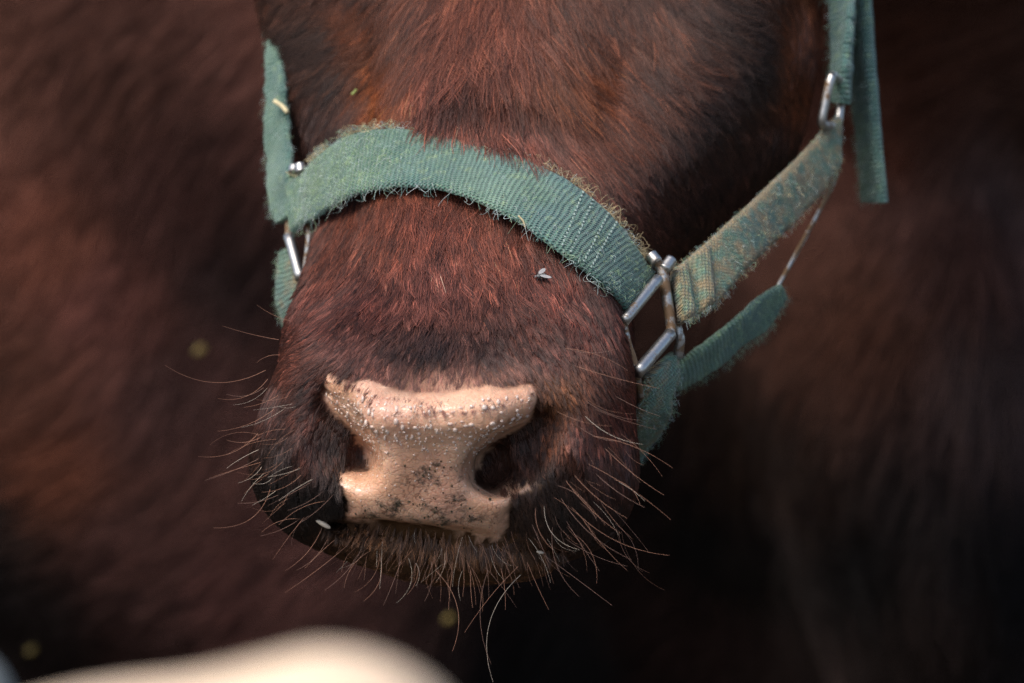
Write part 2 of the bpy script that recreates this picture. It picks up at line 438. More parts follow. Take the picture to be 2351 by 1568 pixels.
droll = np.min([np.hypot(px-(a_[0]+(b_[0]-a_[0])*f_), py-(a_[1]+(b_[1]-a_[1])*f_)) for a_, b_ in zip(roll[:-1], roll[1:]) for f_ in np.linspace(0, 1, 7)], 0)
form = front*near*(.0026*np.exp(-(droll/np.where(py < np.interp(px, roll[:, 0], roll[:, 1]), 80, 40))**2) - (.0036*sstep(955, 1130, py)+.0015*np.exp(-((px-985)/45)**2-((py-1090)/70)**2))*np.exp(-((px-985)/230)**4)*(~lower)
                   - .0045*lower*np.exp(-((px-1020)/300)**4))
V = V + Nrm*form[:, None]
V = V + Nrm*(swell*.0035)[:, None] + Nrm*(padm*(vnoise(V, 90)*.0006+vnoise(V, 220)*.0003))[:, None]

# hide colours and hair zones, read by where each point of the head sits
HC = [  # px, py, colour; first row paints shade into the nostril hollows
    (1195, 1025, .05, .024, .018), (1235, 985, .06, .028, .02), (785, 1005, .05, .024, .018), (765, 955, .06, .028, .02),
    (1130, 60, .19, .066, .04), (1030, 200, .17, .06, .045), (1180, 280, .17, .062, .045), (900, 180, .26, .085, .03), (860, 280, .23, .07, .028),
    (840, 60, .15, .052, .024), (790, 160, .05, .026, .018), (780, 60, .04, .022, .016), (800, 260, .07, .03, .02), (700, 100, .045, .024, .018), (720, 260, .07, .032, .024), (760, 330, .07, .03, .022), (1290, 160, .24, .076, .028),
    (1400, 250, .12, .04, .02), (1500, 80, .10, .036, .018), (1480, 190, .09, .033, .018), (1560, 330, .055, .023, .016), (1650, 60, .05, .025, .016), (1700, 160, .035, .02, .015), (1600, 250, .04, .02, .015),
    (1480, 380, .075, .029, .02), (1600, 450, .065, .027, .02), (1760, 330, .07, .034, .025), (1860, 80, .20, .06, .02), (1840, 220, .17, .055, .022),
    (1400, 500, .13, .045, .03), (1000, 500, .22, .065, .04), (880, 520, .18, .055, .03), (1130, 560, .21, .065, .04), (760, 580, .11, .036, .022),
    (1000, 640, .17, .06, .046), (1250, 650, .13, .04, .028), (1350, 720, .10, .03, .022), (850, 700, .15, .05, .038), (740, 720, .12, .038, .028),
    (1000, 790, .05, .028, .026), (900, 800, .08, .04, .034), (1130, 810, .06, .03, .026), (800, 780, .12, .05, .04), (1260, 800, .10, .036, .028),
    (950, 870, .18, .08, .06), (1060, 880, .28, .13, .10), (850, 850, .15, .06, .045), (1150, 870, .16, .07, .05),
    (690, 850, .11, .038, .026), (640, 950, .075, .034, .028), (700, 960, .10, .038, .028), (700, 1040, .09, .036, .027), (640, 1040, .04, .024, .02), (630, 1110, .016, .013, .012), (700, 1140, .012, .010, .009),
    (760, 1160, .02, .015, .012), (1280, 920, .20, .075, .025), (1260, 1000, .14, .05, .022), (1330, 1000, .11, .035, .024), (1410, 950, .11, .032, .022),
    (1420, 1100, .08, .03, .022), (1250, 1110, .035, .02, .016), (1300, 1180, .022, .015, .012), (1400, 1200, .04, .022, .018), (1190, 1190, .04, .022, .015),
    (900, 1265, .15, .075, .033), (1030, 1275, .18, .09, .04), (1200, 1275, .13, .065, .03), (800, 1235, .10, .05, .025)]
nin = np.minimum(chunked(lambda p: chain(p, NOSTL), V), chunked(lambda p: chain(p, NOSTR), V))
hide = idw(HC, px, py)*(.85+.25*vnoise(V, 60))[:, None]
hide = np.where((sstep(40, 0, np.hypot(px-1045, py-885)/1.6)*front > .1)[:, None], hide*.6+np.array([.42, .22, .17])*.4, hide)
inn_ = sstep(.0035, .0, nin)[:, None]; hide = hide*(1-inn_)+np.array([.22, .10, .072])*inn_
wet = np.clip(padm*.75 + np.exp(-((px-790)**2/60**2+(py-1072)**2/28**2))*front + np.exp(-((px-1185)**2/55**2+(py-1112)**2/26**2))*front, 0, 1)
dirt = padm*np.clip(np.exp(-((px-1000)/90)**2-((py-1085)/45)**2)+.95*np.exp(-((px-960)/150)**2-((py-1185)/38)**2)+.5*sstep(1040, 1150, py)
                    + .55*np.exp(-((py-930)/14)**2-((px-930)/60)**2), 0, 1)
pinkskin = np.exp(-((px-1045)/110)**2-((py-890)/32)**2)*front*near
padcol = np.clip(padm+pinkskin*.45+.8*np.exp(-((px-1185)/45.)**2-((py-1118)/16.)**2)*front*near*(~lower)+.6*np.exp(-((px-785)/40.)**2-((py-1082)/14.)**2)*front*near, 0, 1)

cow = thing('cow', 'reddish brown cow with pink nose wearing the green halter', 'cow', (.2, 2.9, 0))
head_w, nh = W(V), len(V)

# neck, torso and legs (far behind, out of focus), same animal
def body_sdf(w):
    d = ell(w, np.array([-.30, 3.15, .90]), (1.05, .42, .52), 2.3)
    d = smin(d, ell(w, np.array([.40, 2.97, .86]), (.40, .36, .50)), .15)                # shoulder and chest
    d = smin(d, chain(w, [(np.array([.03, 1.72, 1.44]), .12), (np.array([.24, 2.2, 1.44]), .18), (np.array([.46, 2.85, 1.24]), .30)], .1), .12)
    d = smin(d, ell(w, np.array([.36, 2.55, .80]), (.10, .16, .28)), .10)                # dewlap
    d = smin(d, ell(w, np.array([-.12, 2.76, .80]), (.15, .10, .34)), .10)               # upper foreleg
    for x, y in ((.0, 2.9), (.34, 2.97), (-1.05, 2.95), (-1.1, 3.35)):
        d = smin(d, chain(w, [(np.array([x, y, .62]), .10), (np.array([x+.02, y, .35]), .055), (np.array([x, y, .02]), .05)], .04), .08)
    f = np.sin((w[..., 0]*1.4+w[..., 2]*.5)*16+2.5*np.sin(w[..., 2]*5+w[..., 0]*3))
    return d+.006*f+.035*np.sin(w[..., 0]*7.+1+w[..., 2]*5)*np.sin(w[..., 2]*6+.5)
BV, BQ = surface_nets(body_sdf, (-1.6, 1.5, -.04), (1.15, 3.8, 1.80), .03)
BV = project(body_sdf, BV, 2, .004, .03)
BV, BQ = subdivide(BV, BQ); BV = project(body_sdf, BV, 2, .004, .02)
BN = norm(grad(body_sdf, BV, .004))
bpx, bpy_ = PX(unW(BV))
BC = [(0, 100, .19, .08, .056), (300, 100, .19, .08, .058), (450, 350, .13, .055, .045), (150, 500, .17, .06, .038), (560, 560, .05, .026, .024),  # px, py, coat colour; shade at right and low down is painted in
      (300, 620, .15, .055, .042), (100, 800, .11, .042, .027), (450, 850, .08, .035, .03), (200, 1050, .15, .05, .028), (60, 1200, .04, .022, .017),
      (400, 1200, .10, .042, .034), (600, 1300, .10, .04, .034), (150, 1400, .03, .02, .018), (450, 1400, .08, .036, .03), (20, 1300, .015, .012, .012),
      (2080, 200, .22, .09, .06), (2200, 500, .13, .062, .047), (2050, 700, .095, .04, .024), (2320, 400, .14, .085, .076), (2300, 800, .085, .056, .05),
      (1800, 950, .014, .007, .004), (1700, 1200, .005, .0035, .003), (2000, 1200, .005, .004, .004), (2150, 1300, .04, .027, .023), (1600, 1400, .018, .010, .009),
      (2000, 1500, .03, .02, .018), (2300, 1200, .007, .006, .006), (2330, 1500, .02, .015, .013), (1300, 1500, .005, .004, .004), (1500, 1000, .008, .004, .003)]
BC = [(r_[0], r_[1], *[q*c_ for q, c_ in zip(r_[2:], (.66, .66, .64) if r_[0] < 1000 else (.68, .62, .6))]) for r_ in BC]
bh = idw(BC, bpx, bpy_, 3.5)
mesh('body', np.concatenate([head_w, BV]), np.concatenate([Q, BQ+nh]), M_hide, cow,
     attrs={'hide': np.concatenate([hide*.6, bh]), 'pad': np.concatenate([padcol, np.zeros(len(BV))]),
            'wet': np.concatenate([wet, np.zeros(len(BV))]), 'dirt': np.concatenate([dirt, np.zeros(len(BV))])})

def raydepth(px_, py_, miss=1.32):
    px_ = np.atleast_1d(np.asarray(px_, float)); py_ = np.atleast_1d(np.asarray(py_, float))
    Ds = np.arange(1.19, 1.75, .002); out = np.full(len(px_), miss)
    for i in range(len(px_)):
        f = head_sdf(P(px_[i], py_[i], Ds)); j = np.argmax(f < 0)
        if f[j] < 0: out[i] = Ds[j]-.002*(-f[j])/max(1e-9, f[j-1]-f[j]) if j else Ds[j]
    return out

# ------------------------------------------------------------------ fur
DIRS = [(1130, 60, -.2, 1), (1000, 200, -.4, 1), (1040, 100, -.5, .8), (1150, 280, .05, 1), (1230, 100, .35, 1), (1200, 320, .2, 1), (900, 150, -.75, .55),
        (880, 250, -.5, .8), (820, 80, -.8, .4), (700, 120, -.8, .3), (720, 300, -.4, .8), (1350, 150, .8, .5), (1400, 300, .75, .6), (1300, 330, .5, .8),
        (1500, 100, .5, .8), (1600, 150, .9, .35), (1700, 100, .95, .3), (1750, 250, .6, .7), (1600, 400, .6, .6), (1450, 450, .7, .65), (1650, 280, .8, .4),
        (1870, 100, -.1, 1), (1800, 300, -.2, 1), (1700, 420, .2, 1), (1000, 520, 0, 1), (1100, 600, .12, 1), (900, 600, -.15, 1), (800, 600, -.5, 1),
        (750, 700, -.7, .8), (1250, 620, .35, 1), (1350, 700, .45, .9), (1000, 750, 0, 1), (850, 780, -.4, .9), (1150, 780, .3, .9), (1300, 820, .6, .8),
        (680, 800, -.9, .4), (640, 950, -.5, .8), (700, 950, -.5, .7), (630, 1080, -.3, 1), (720, 1130, -.1, 1), (1350, 900, .6, .8), (1420, 1000, .3, 1),
        (1300, 1000, .2, 1), (1250, 1150, .2, 1), (1350, 1150, .2, 1), (1000, 860, 0, .6), (850, 850, -.3, .8), (1150, 860, .3, .7),
        (850, 1250, -.3, 1), (1000, 1270, 0, 1), (1200, 1270, .3, 1)]
LENS_MM = [(1130, 60, 36), (1100, 250, 36), (1000, 150, 33), (900, 150, 24), (1300, 150, 28), (1450, 250, 22), (700, 200, 12), (1700, 150, 19), (1850, 200, 7),
           (1600, 400, 13), (1450, 500, 11), (1000, 520, 21), (1000, 650, 23), (1200, 650, 18), (800, 620, 13), (1350, 720, 11), (1000, 770, 14), (1000, 850, 5),
           (850, 830, 6), (1150, 850, 6), (700, 850, 6.5), (640, 1000, 6.5), (700, 1000, 4), (680, 1120, 7), (1300, 900, 4), (1280, 1050, 4), (1400, 950, 7),
           (1400, 1150, 7), (1280, 1180, 6), (1000, 1270, 6), (800, 1230, 6), (1200, 1260, 6)]
def grow(name, roots, nrm_, flow, L, lift, rad, colr, m, parent, mat, clump=.6, gratio=14, wave=.12, jitter=.16, gvar=.40):
    n = len(roots); k = kdtree.KDTree(max(1, n//gratio)); gi = rng.choice(n, max(1, n//gratio), replace=False)
    for j, g_ in enumerate(gi): k.insert(roots[g_], j)
    k.balance()
    near_ = np.fromiter((k.find(r)[1] for r in roots), int, n); gid = gi[near_]
    colr = (colr*np.exp(rng.normal(0, gvar, len(gi)))[near_][:, None]).clip(.003, .6)
    fl = flow + rng.normal(0, jitter, (n, 3)); fl = norm(fl-nrm_*(fl*nrm_).sum(-1, keepdims=True))
    bi = np.cross(nrm_, fl); t = np.linspace(0, 1, m)[None, :, None]
    l = (L*rng.uniform(.72, 1.2, n))[:, None, None]; li = (lift*rng.uniform(.6, 1.5, n))[:, None, None]
    ph = rng.uniform(0, 6.28, n)[:, None, None]; wv_ = (wave*rng.normal(0, 1, n))[:, None, None]
    pts = roots[:, None]+l*(fl[:, None]*t*(1-.15*li*t)+nrm_[:, None]*(li*(t-.62*t*t))+bi[:, None]*(wv_*np.sin(2.6*t+ph)*t))
    tip = pts[gid]-roots[gid][:, None]; gp = roots[gid][:, None]+tip*(l/np.maximum(l[gid], 1e-6))
    c = (clump*rng.uniform(.5, 1.2, n)).clip(0, .95)[:, None, None]*t**.9
    pts = pts*(1-c)+gp*c
    r = rad[:, None]*np.linspace(1, .22, m)[None, :]**.8
    return strands(name, W(pts) if name != 'body_fur' else pts, r, mat, parent, colr)

if not NOFUR:
    tri = np.concatenate([Q[:, [0, 1, 2]], Q[:, [0, 2, 3]]])
    tc_ = V[tri].mean(1); tn = norm(Nrm[tri].mean(1)); tx, ty = PX(tc_)
    facing = -(tn*norm(tc_)).sum(-1)
    ok = (facing > -.35) & (tx > 480) & (tx < 2050) & (ty > -130) & (ty < 1420)
    inn = np.minimum(chunked(lambda p: chain(p, NOSTL), tc_), chunked(lambda p: chain(p, NOSTR), tc_))
    tpd = polysdf(PAD, tx, ty); tlow = (ty > 1205) & (tc_[:, 1] < (784-1211)*K*1.27-(tc_[:, 0]-P(800, 0, 1.27)[0])*.125)
    tw = np.exp(-((ty-905)/40)**2)*((tx > 845) & (tx < 1150))
    onpad = (tpd+fbm(tc_, 160, 2)*(5+5*tw) > -4+24*tw) & (tc_[:, 2] < 1.315) & (~tlow) & (facing > 0)
    dens = np.ones(len(tri)); dens[onpad] = 0; dens[~ok] = 0
    dens *= sstep(.0, .005, inn)
    dens *= 1-.8*np.exp(-((tx-1045)/120)**2-((ty-890)/36)**2)
    dens *= 1-.85*np.exp(-((tx-1195)/50)**2-((ty-1115)/20)**2)
    dens *= 1-.85*np.exp(-((tx-790)/45)**2-((ty-1078)/18)**2)
    ar = np.linalg.norm(np.cross(V[tri[:, 1]]-V[tri[:, 0]], V[tri[:, 2]]-V[tri[:, 0]]), axis=-1)/2
    muz = 1+.9*sstep(760, 900, ty)
    wgt = ar*dens*muz*np.where(facing > 0, 1, .5)
    NF = 330000
    pick = rng.choice(len(tri), NF, p=wgt/wgt.sum())
    r1, r2 = rng.random(NF), rng.random(NF); fl_ = r1+r2 > 1; r1[fl_] = 1-r1[fl_]; r2[fl_] = 1-r2[fl_]
    T = V[tri[pick]]; roots = T[:, 0]+r1[:, None]*(T[:, 1]-T[:, 0])+r2[:, None]*(T[:, 2]-T[:, 0])
    rn = tn[pick]; rx, ry = PX(roots)
    d2 = idw(DIRS, rx, ry, 2.6)
    wig = fbm(roots, 38, 2)*.28
    ca, sa = np.cos(wig), np.sin(wig)
    dx, dy = d2[:, 0]*ca-d2[:, 1]*sa, d2[:, 0]*sa+d2[:, 1]*ca
    nz = np.where(rn[:, 2] < -.3, rn[:, 2], -.3)
    flow = np.stack([dx, -dy, np.clip(-(rn[:, 0]*dx-rn[:, 1]*dy)/nz, -2, 2)], -1)
    flow = norm(flow-rn*(flow*rn).sum(-1, keepdims=True))
    L = idw(LENS_MM, rx, ry, 3)[:, 0]*.001
    L *= np.where(ry > 1195, 1, 1)
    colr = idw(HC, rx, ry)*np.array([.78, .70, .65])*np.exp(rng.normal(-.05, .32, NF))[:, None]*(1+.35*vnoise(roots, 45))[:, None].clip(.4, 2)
    ety = np.interp(rx, [800, 860, 930, 1020, 1130, 1230, 1330], [311, 297, 294, 305, 338, 374, 432])
    lif = .20+.34*np.exp(-((ry-ety+35)/35)**2)*sstep(900, 980, rx)*sstep(1290, 1220, rx)
    og = rng.random(NF) < .12
    colr[og] = colr[og]*np.array([1.8, 1.65, 1.5])
    colr = colr.clip(.004, .6)
    rad = (.00010+.00004*sstep(.006, .014, L))*rng.uniform(.7, 1.3, NF)
    grow('fur', roots, rn, flow, L, lif, rad, colr, 6, cow, M_fur, clump=.82, gratio=14)
    # coat of the far body
    tri = np.concatenate([BQ[:, [0, 1, 2]], BQ[:, [0, 2, 3]]]); tcw = BV[tri].mean(1); tn = norm(BN[tri].mean(1))
    tcv = unW(tcw); tx, ty = PX(tcv)
    ok = (tcv[:, 2] > 1.5) & (tx > -350) & (tx < 2700) & (ty > -250) & (ty < 1850) & (-(tn*norm(tcw-CAM)).sum(-1) > -.2)
    ar = np.linalg.norm(np.cross(BV[tri[:, 1]]-BV[tri[:, 0]], BV[tri[:, 2]]-BV[tri[:, 0]]), axis=-1)*ok
    NB = 90000; pick = rng.choice(len(tri), NB, p=ar/ar.sum())
    r1, r2 = rng.random(NB), rng.random(NB); fl_ = r1+r2 > 1; r1[fl_] = 1-r1[fl_]; r2[fl_] = 1-r2[fl_]
    T = BV[tri[pick]]; roots = T[:, 0]+r1[:, None]*(T[:, 1]-T[:, 0])+r2[:, None]*(T[:, 2]-T[:, 0])
    rn = tn[pick]; rx, ry = PX(unW(roots))
    ang = 2.45+fbm(roots, 4, 2)*.6-.8*sstep(1300, 1900, rx)
    flow = np.stack([np.cos(ang), -.15+0*ang, -np.sin(ang)], -1); flow = norm(flow-rn*(flow*rn).sum(-1, keepdims=True))
    ax_ = np.stack([roots[:, 0]*.9+roots[:, 2]*.4, roots[:, 1]*.3, (roots[:, 2]*.9-roots[:, 0]*.4)*.28], -1)
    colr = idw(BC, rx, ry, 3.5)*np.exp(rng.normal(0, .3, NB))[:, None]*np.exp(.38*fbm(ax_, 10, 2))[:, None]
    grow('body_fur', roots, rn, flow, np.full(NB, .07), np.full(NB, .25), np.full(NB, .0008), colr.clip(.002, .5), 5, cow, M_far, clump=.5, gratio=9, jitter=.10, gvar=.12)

# ------------------------------------------------------------------ whiskers
WH = [(640, 780, 510, 748), (610, 850, 378, 838), (640, 815, 590, 832), (615, 870, 500, 915), (605, 890, 520, 905), (600, 985, 455, 1048), (605, 1000, 520, 1010),
      (600, 1030, 520, 1075), (600, 1050, 470, 1103), (605, 1060, 480, 1098), (625, 1100, 490, 1212), (650, 1130, 545, 1155), (690, 1190, 598, 1230), (720, 1200, 600, 1222),
      (740, 1210, 655, 1310), (760, 1215, 680, 1310), (780, 1230, 700, 1305), (800, 1250, 655, 1360), (830, 1260, 745, 1355), (740, 1090, 640, 1150), (765, 1105, 660, 1172),
      (700, 1080, 600, 1130), (720, 1060, 615, 1095), (650, 900, 560, 935), (640, 930, 500, 990), (680, 740, 590, 700), (770, 1130, 690, 1200), (755, 1150, 640, 1205),
      (1265, 785, 1420, 800), (1270, 800, 1440, 850), (1290, 830, 1515, 892), (1320, 900, 1470, 965), (1330, 940, 1475, 1020), (1310, 960, 1450, 1010), (1350, 1000, 1545, 1075),
      (1380, 1020, 1525, 1137), (1340, 1060, 1540, 1193), (1310, 1080, 1440, 1190), (1290, 1090, 1425, 1225), (1250, 1110, 1370, 1195), (1280, 1130, 1450, 1285),
      (1300, 1150, 1537, 1275), (1330, 1180, 1440, 1310), (1250, 1150, 1330, 1262), (1230, 1160, 1270, 1262), (1270, 1200, 1330, 1370), (1250, 1275, 1405, 1390),
      (1290, 1230, 1440, 1300), (1360, 1080, 1480, 1165), (1400, 1100, 1470, 1160), (1220, 1200, 1260, 1290), (1310, 1220, 1370, 1340),
      (1000, 1310, 1038, 1497), (1190, 1300, 1067, 1452), (1195, 1320, 1132, 1566), (1120, 1310, 1128, 1525), (870, 1270, 835, 1380), (920, 1290, 880, 1390), (960, 1300, 935, 1365),
      (1040, 1310, 1030, 1400), (1080, 1310, 1085, 1395), (1150, 1305, 1160, 1400), (1210, 1290, 1260, 1400), (850, 1265, 790, 1350), (1060, 1280, 1062, 1370), (990, 1290, 975, 1380)]
wl = [(a, b_, c, d, 1) for a, b_, c, d in WH]
for i in range(95):
    sd_ = rng.random()
    if sd_ < .32:
        y = rng.uniform(860, 1190); x = 600+rng.uniform(0, 130); ang = rng.uniform(2.55, 3.15)-.0006*(y-850)*2.0; l = rng.uniform(50, 130)
    elif sd_ < .62:
        y = rng.uniform(880, 1230); x = rng.uniform(1240, 1430); ang = rng.uniform(.2, .6)+(y-880)*.0018; l = rng.uniform(60, 170)
    else:
        x = rng.uniform(790, 1260); y = rng.uniform(1235, 1315)-abs(x-1040)*.08; ang = math.pi/2-(x-1040)/420+rng.normal(0, .2); l = rng.uniform(35, 120)
    wl.append((x, y, x+l*math.cos(ang), y+l*math.sin(ang), rng.uniform(.45, .8)))
for i in range(80):
    x = rng.uniform(770, 1290); y = rng.uniform(1225, 1315)-abs(x-1040)*.08; ang = math.pi/2-(x-1040)/380+rng.normal(0, .3); l = rng.uniform(20, 75)
    wl.append((x, y, x+l*math.cos(ang), y+l*math.sin(ang), rng.uniform(.35, .6)))
wl = np.array(wl); m = 9
rd = raydepth(wl[:, 0], wl[:, 1], 1.31)+.002
tl = np.hypot(wl[:, 2]-wl[:, 0], wl[:, 3]-wl[:, 1])
Dtip = rd-.00006*tl*rng.uniform(-.1, 1, len(wl))
p0 = P(wl[:, 0], wl[:, 1], rd); p1 = P(wl[:, 2], wl[:, 3], Dtip); tt = np.linspace(0, 1, m)[None, :, None]
side = norm(np.cross(p1-p0, np.array([0, 0, 1.]))); bend = (rng.normal(0, .085, len(wl))+.035*np.sign(wl[:, 0]-1030))*np.linalg.norm(p1-p0, axis=-1)
pts = p0[:, None]*(1-tt)+p1[:, None]*tt+side[:, None]*(bend[:, None, None]*4*tt*(1-tt))
pale = rng.random(len(wl))
wc = np.where((pale < .14)[:, None], np.array([.62, .50, .38]), np.where((pale < .75)[:, None], np.array([.36, .15, .075]), np.array([.22, .10, .06])))
strands('whiskers', W(pts), (.00010*wl[:, 4])[:, None]*np.linspace(1, .35, m)[None], M_whisk, cow, wc)

# ------------------------------------------------------------------ dew on the nose pad
def blobs(name, centres, nrm_, rad, flat, mat, parent, kind='stuff', seg=10, rings=5):
    th = np.linspace(0, math.pi, rings+1); vs = []; fs = []
    ph = np.arange(seg)*2*math.pi/seg
    unit = [(0, 0, 1)]+[(math.sin(t)*math.cos(p), math.sin(t)*math.sin(p), math.cos(t)) for t in th[1:-1] for p in ph]+[(0, 0, -1)]
    unit = np.array(unit); k = len(unit); f = []
    for j in range(seg): f.append((0, 1+j, 1+(j+1) % seg))
    for r in range(rings-2):
        for j in range(seg):
            a_ = 1+r*seg+j; b2 = 1+r*seg+(j+1) % seg; f.append((a_, a_+seg, b2+seg)); f.append((a_, b2+seg, b2))
    o = 1+(rings-2)*seg
    for j in range(seg): f.append((k-1, o+(j+1) % seg, o+j))
    f = np.array(f)
    for c, n_, r, fl in zip(centres, nrm_, rad, flat):
        ref = np.array([1., 0, 0]) if abs(n_[0]) < .8 else np.array([0, 1., 0]); a_ = norm(np.cross(n_, ref)); b2 = np.cross(n_, a_)
        st = rng.uniform(.72, 1.6)
        vs.append(c+r*(unit[:, :1]*a_*st+unit[:, 1:2]*b2/st+unit[:, 2:]*n_*fl)); fs.append(f+k*len(fs))
    return mesh(name, np.concatenate(vs), np.concatenate(fs), mat, parent, kind=kind)
M_dew, nt, b = newmat('dew_water'); b.inputs['Base Color'].default_value = (.92, .74, .62, 1); b.inputs['Roughness'].default_value = .07
b.inputs['IOR'].default_value = 1.33; b.inputs['Transmission Weight'].default_value = .35; b.inputs['Coat Weight'].default_value = .6
px2, py2 = PX(V); wgt = padm*(np.exp(-((py2-960)/48)**2)*(.35+np.exp(-((px2-960)/150)**2))+.12*np.exp(-((py2-1040)/60)**2))
wgt = np.where((padm > .9) & (polysdf(PAD, px2, py2) > 10), wgt, 0); sel = rng.choice(len(V), 620, p=wgt/wgt.sum(), replace=False)
keep = []
dr = .0003+.0010*rng.random(620)**2.4*np.exp(-((py2[sel]-955)/60)**2)+.0001
for i, j in enumerate(sel):
    if all(np.linalg.norm(V[j]-V[sel[q]]) > (dr[i]+dr[q])*1.05 for q in keep): keep.append(i)
sel = sel[keep]; dr = dr[keep]
tj = rng.normal(0, .0009, (len(sel), 3)); tj -= Nrm[sel]*(tj*Nrm[sel]).sum(-1, keepdims=True)
blobs('dew_drops', W(V[sel]+tj), Nrm[sel]@ROT, dr, np.full(len(sel), .55), M_dew, cow)
# crumbs of soil on the pad
M_crumb = plain('dark_soil_crumb', (.05, .04, .02), .9, scale=900)
wgt = dirt*(padm > .9)*sstep(.5, 1., dirt)+padm*(padm > .9)*.01; sel = rng.choice(len(V), 90, p=wgt/wgt.sum(), replace=False)
jit = rng.normal(0, .0008, (90, 3)); jit -= Nrm[sel]*(jit*Nrm[sel]).sum(-1, keepdims=True)
blobs('soil_crumbs', W(V[sel]+jit), Nrm[sel]@ROT, rng.uniform(.00025, .0007, 90), np.full(90, .5), M_crumb, cow, seg=6, rings=4)

# ------------------------------------------------------------------ halter
halter = thing('halter', 'frayed teal green webbing halter with metal rings around the muzzle', 'halter', W(P(1000, 360, 1.40)))
def cr(pts, n):
    p = np.asarray(pts, float); m_ = len(p); t = np.linspace(0, m_-1, n); i = np.minimum(t.astype(int), m_-2); f = (t-i)[:, None]
    q = np.vstack([2*p[0]-p[1], p, 2*p[-1]-p[-2]]); a_, b2, c, d = q[i], q[i+1], q[i+2], q[i+3]
    return .5*((2*b2)+(-a_+c)*f+(2*a_-5*b2+4*c-d)*f**2+(-a_+3*b2-3*c+d)*f**3)
RIB = {}
def ribbon(name, e1, e2, thick=.0035, n=120, nv=14, bulge=None, soil=None, rough=.0005, parent=halter, layer=0.0):
    a_ = cr(e1, n); b2 = cr(e2, n); a_ = P(a_[:, 0], a_[:, 1], a_[:, 2]); b2 = P(b2[:, 0], b2[:, 1], b2[:, 2])
    ac = norm(b2-a_); a_ = a_+ac*(fbm(a_, 180, 2)*rough)[:, None]; b2 = b2+ac*(fbm(b2, 180, 2)*rough)[:, None]
    c = (a_+b2)/2; al = norm(np.gradient(c, axis=0)); nn = norm(np.cross(al, ac)); fl = np.sign(-(nn*c).sum(-1).mean()); nn = nn*fl
    ulen = np.concatenate([[0], np.cumsum(np.linalg.norm(np.diff(c, axis=0), axis=-1))]); wid = np.linalg.norm(b2-a_, axis=-1)
    bl = bulge(ulen) if bulge is not None else 0*ulen
    v = np.linspace(0, 1, nv); prof = (1-np.abs(2*v-1)**8)**.5
    vs = []; uv = []; so = []
    for k_ in range(n):
        f_ = a_[k_]+(b2[k_]-a_[k_])*v[:, None]
        lump = vnoise(f_, 70)*rough*1.4
        top = f_+nn[k_]*(thick/2*prof+bl[k_]*(.4+.6*prof)+lump+layer)[:, None]; bot = (f_+nn[k_]*(-thick/2*prof+layer)[:, None])[::-1]
        vs.append(np.vstack([top, bot[1:-1]])); uv.append(np.stack([np.full(2*nv-2, ulen[k_]), np.concatenate([v, v[::-1][1:-1]])*wid[k_]], -1))
        so.append(np.full(2*nv-2, soil(k_/(n-1)) if soil else 0.)+(.0 if soil is None else .6*np.concatenate([np.abs(2*v-1)**6, (np.abs(2*v-1)**6)[1:-1]])))
    m_ = 2*nv-2; F = [(i*m_+j, i*m_+(j+1) % m_, (i+1)*m_+(j+1) % m_, (i+1)*m_+j) for i in range(n-1) for j in range(m_)]
    F += [tuple(range(m_))[::-1], tuple(range((n-1)*m_, n*m_))]
    o = mesh(name, W(np.concatenate(vs)), F, M_web, parent, uv=np.concatenate(uv), attrs={'soil': np.concatenate(so)})
    RIB[o.name] = dict(a=a_, b=b2, n=nn, al=al, ac=ac, t=thick, bl=bl, u=ulen, lay=layer); return o
def tube(name, pts, r, mat, parent, closed=False, seg=10, n=None, taper=None, sm=True):
    p = np.asarray(pts, float)
    if closed: p = np.vstack([p, p[:1]])
    q = p
    if sm:                                              # rounded corners
        out = []
        for i in range(len(p)-1):
            out += [p[i]+(p[i+1]-p[i])*f for f in np.linspace(0, 1, 9)[:-1]]
        out.append(p[-1]); q = np.array(out)
        for _ in range(2):
            z = q.copy(); z[1:-1] = (q[:-2]+2*q[1:-1]+q[2:])/4
            if closed: z[0] = z[-1] = (q[-2]+2*q[0]+q[1])/4
            q = z
    c = P(q[:, 0], q[:, 1], q[:, 2]); n_ = len(c); tg = norm(np.gradient(c, axis=0))
    ref = np.array([.3, .2, -1.]); s1 = norm(np.cross(tg, ref)); s2 = np.cross(tg, s1); ph = np.arange(seg)*2*math.pi/seg
    rr = r*(1+.05*fbm(c, 300, 2))
    vs = c[:, None]+rr[:, None, None]*(np.cos(ph)[None, :, None]*s1[:, None]+np.sin(ph)[None, :, None]*s2[:, None])
    F = [(i*seg+j, i*seg+(j+1) % seg, (i+1)*seg+(j+1) % seg, (i+1)*seg+j) for i in range(n_-1) for j in range(seg)]
    if not closed:
        F += [tuple(range(seg))[::-1], tuple(range((n_-1)*seg, n_*seg))]
    return mesh(name, W(vs.reshape(-1, 3)), F, mat, parent)
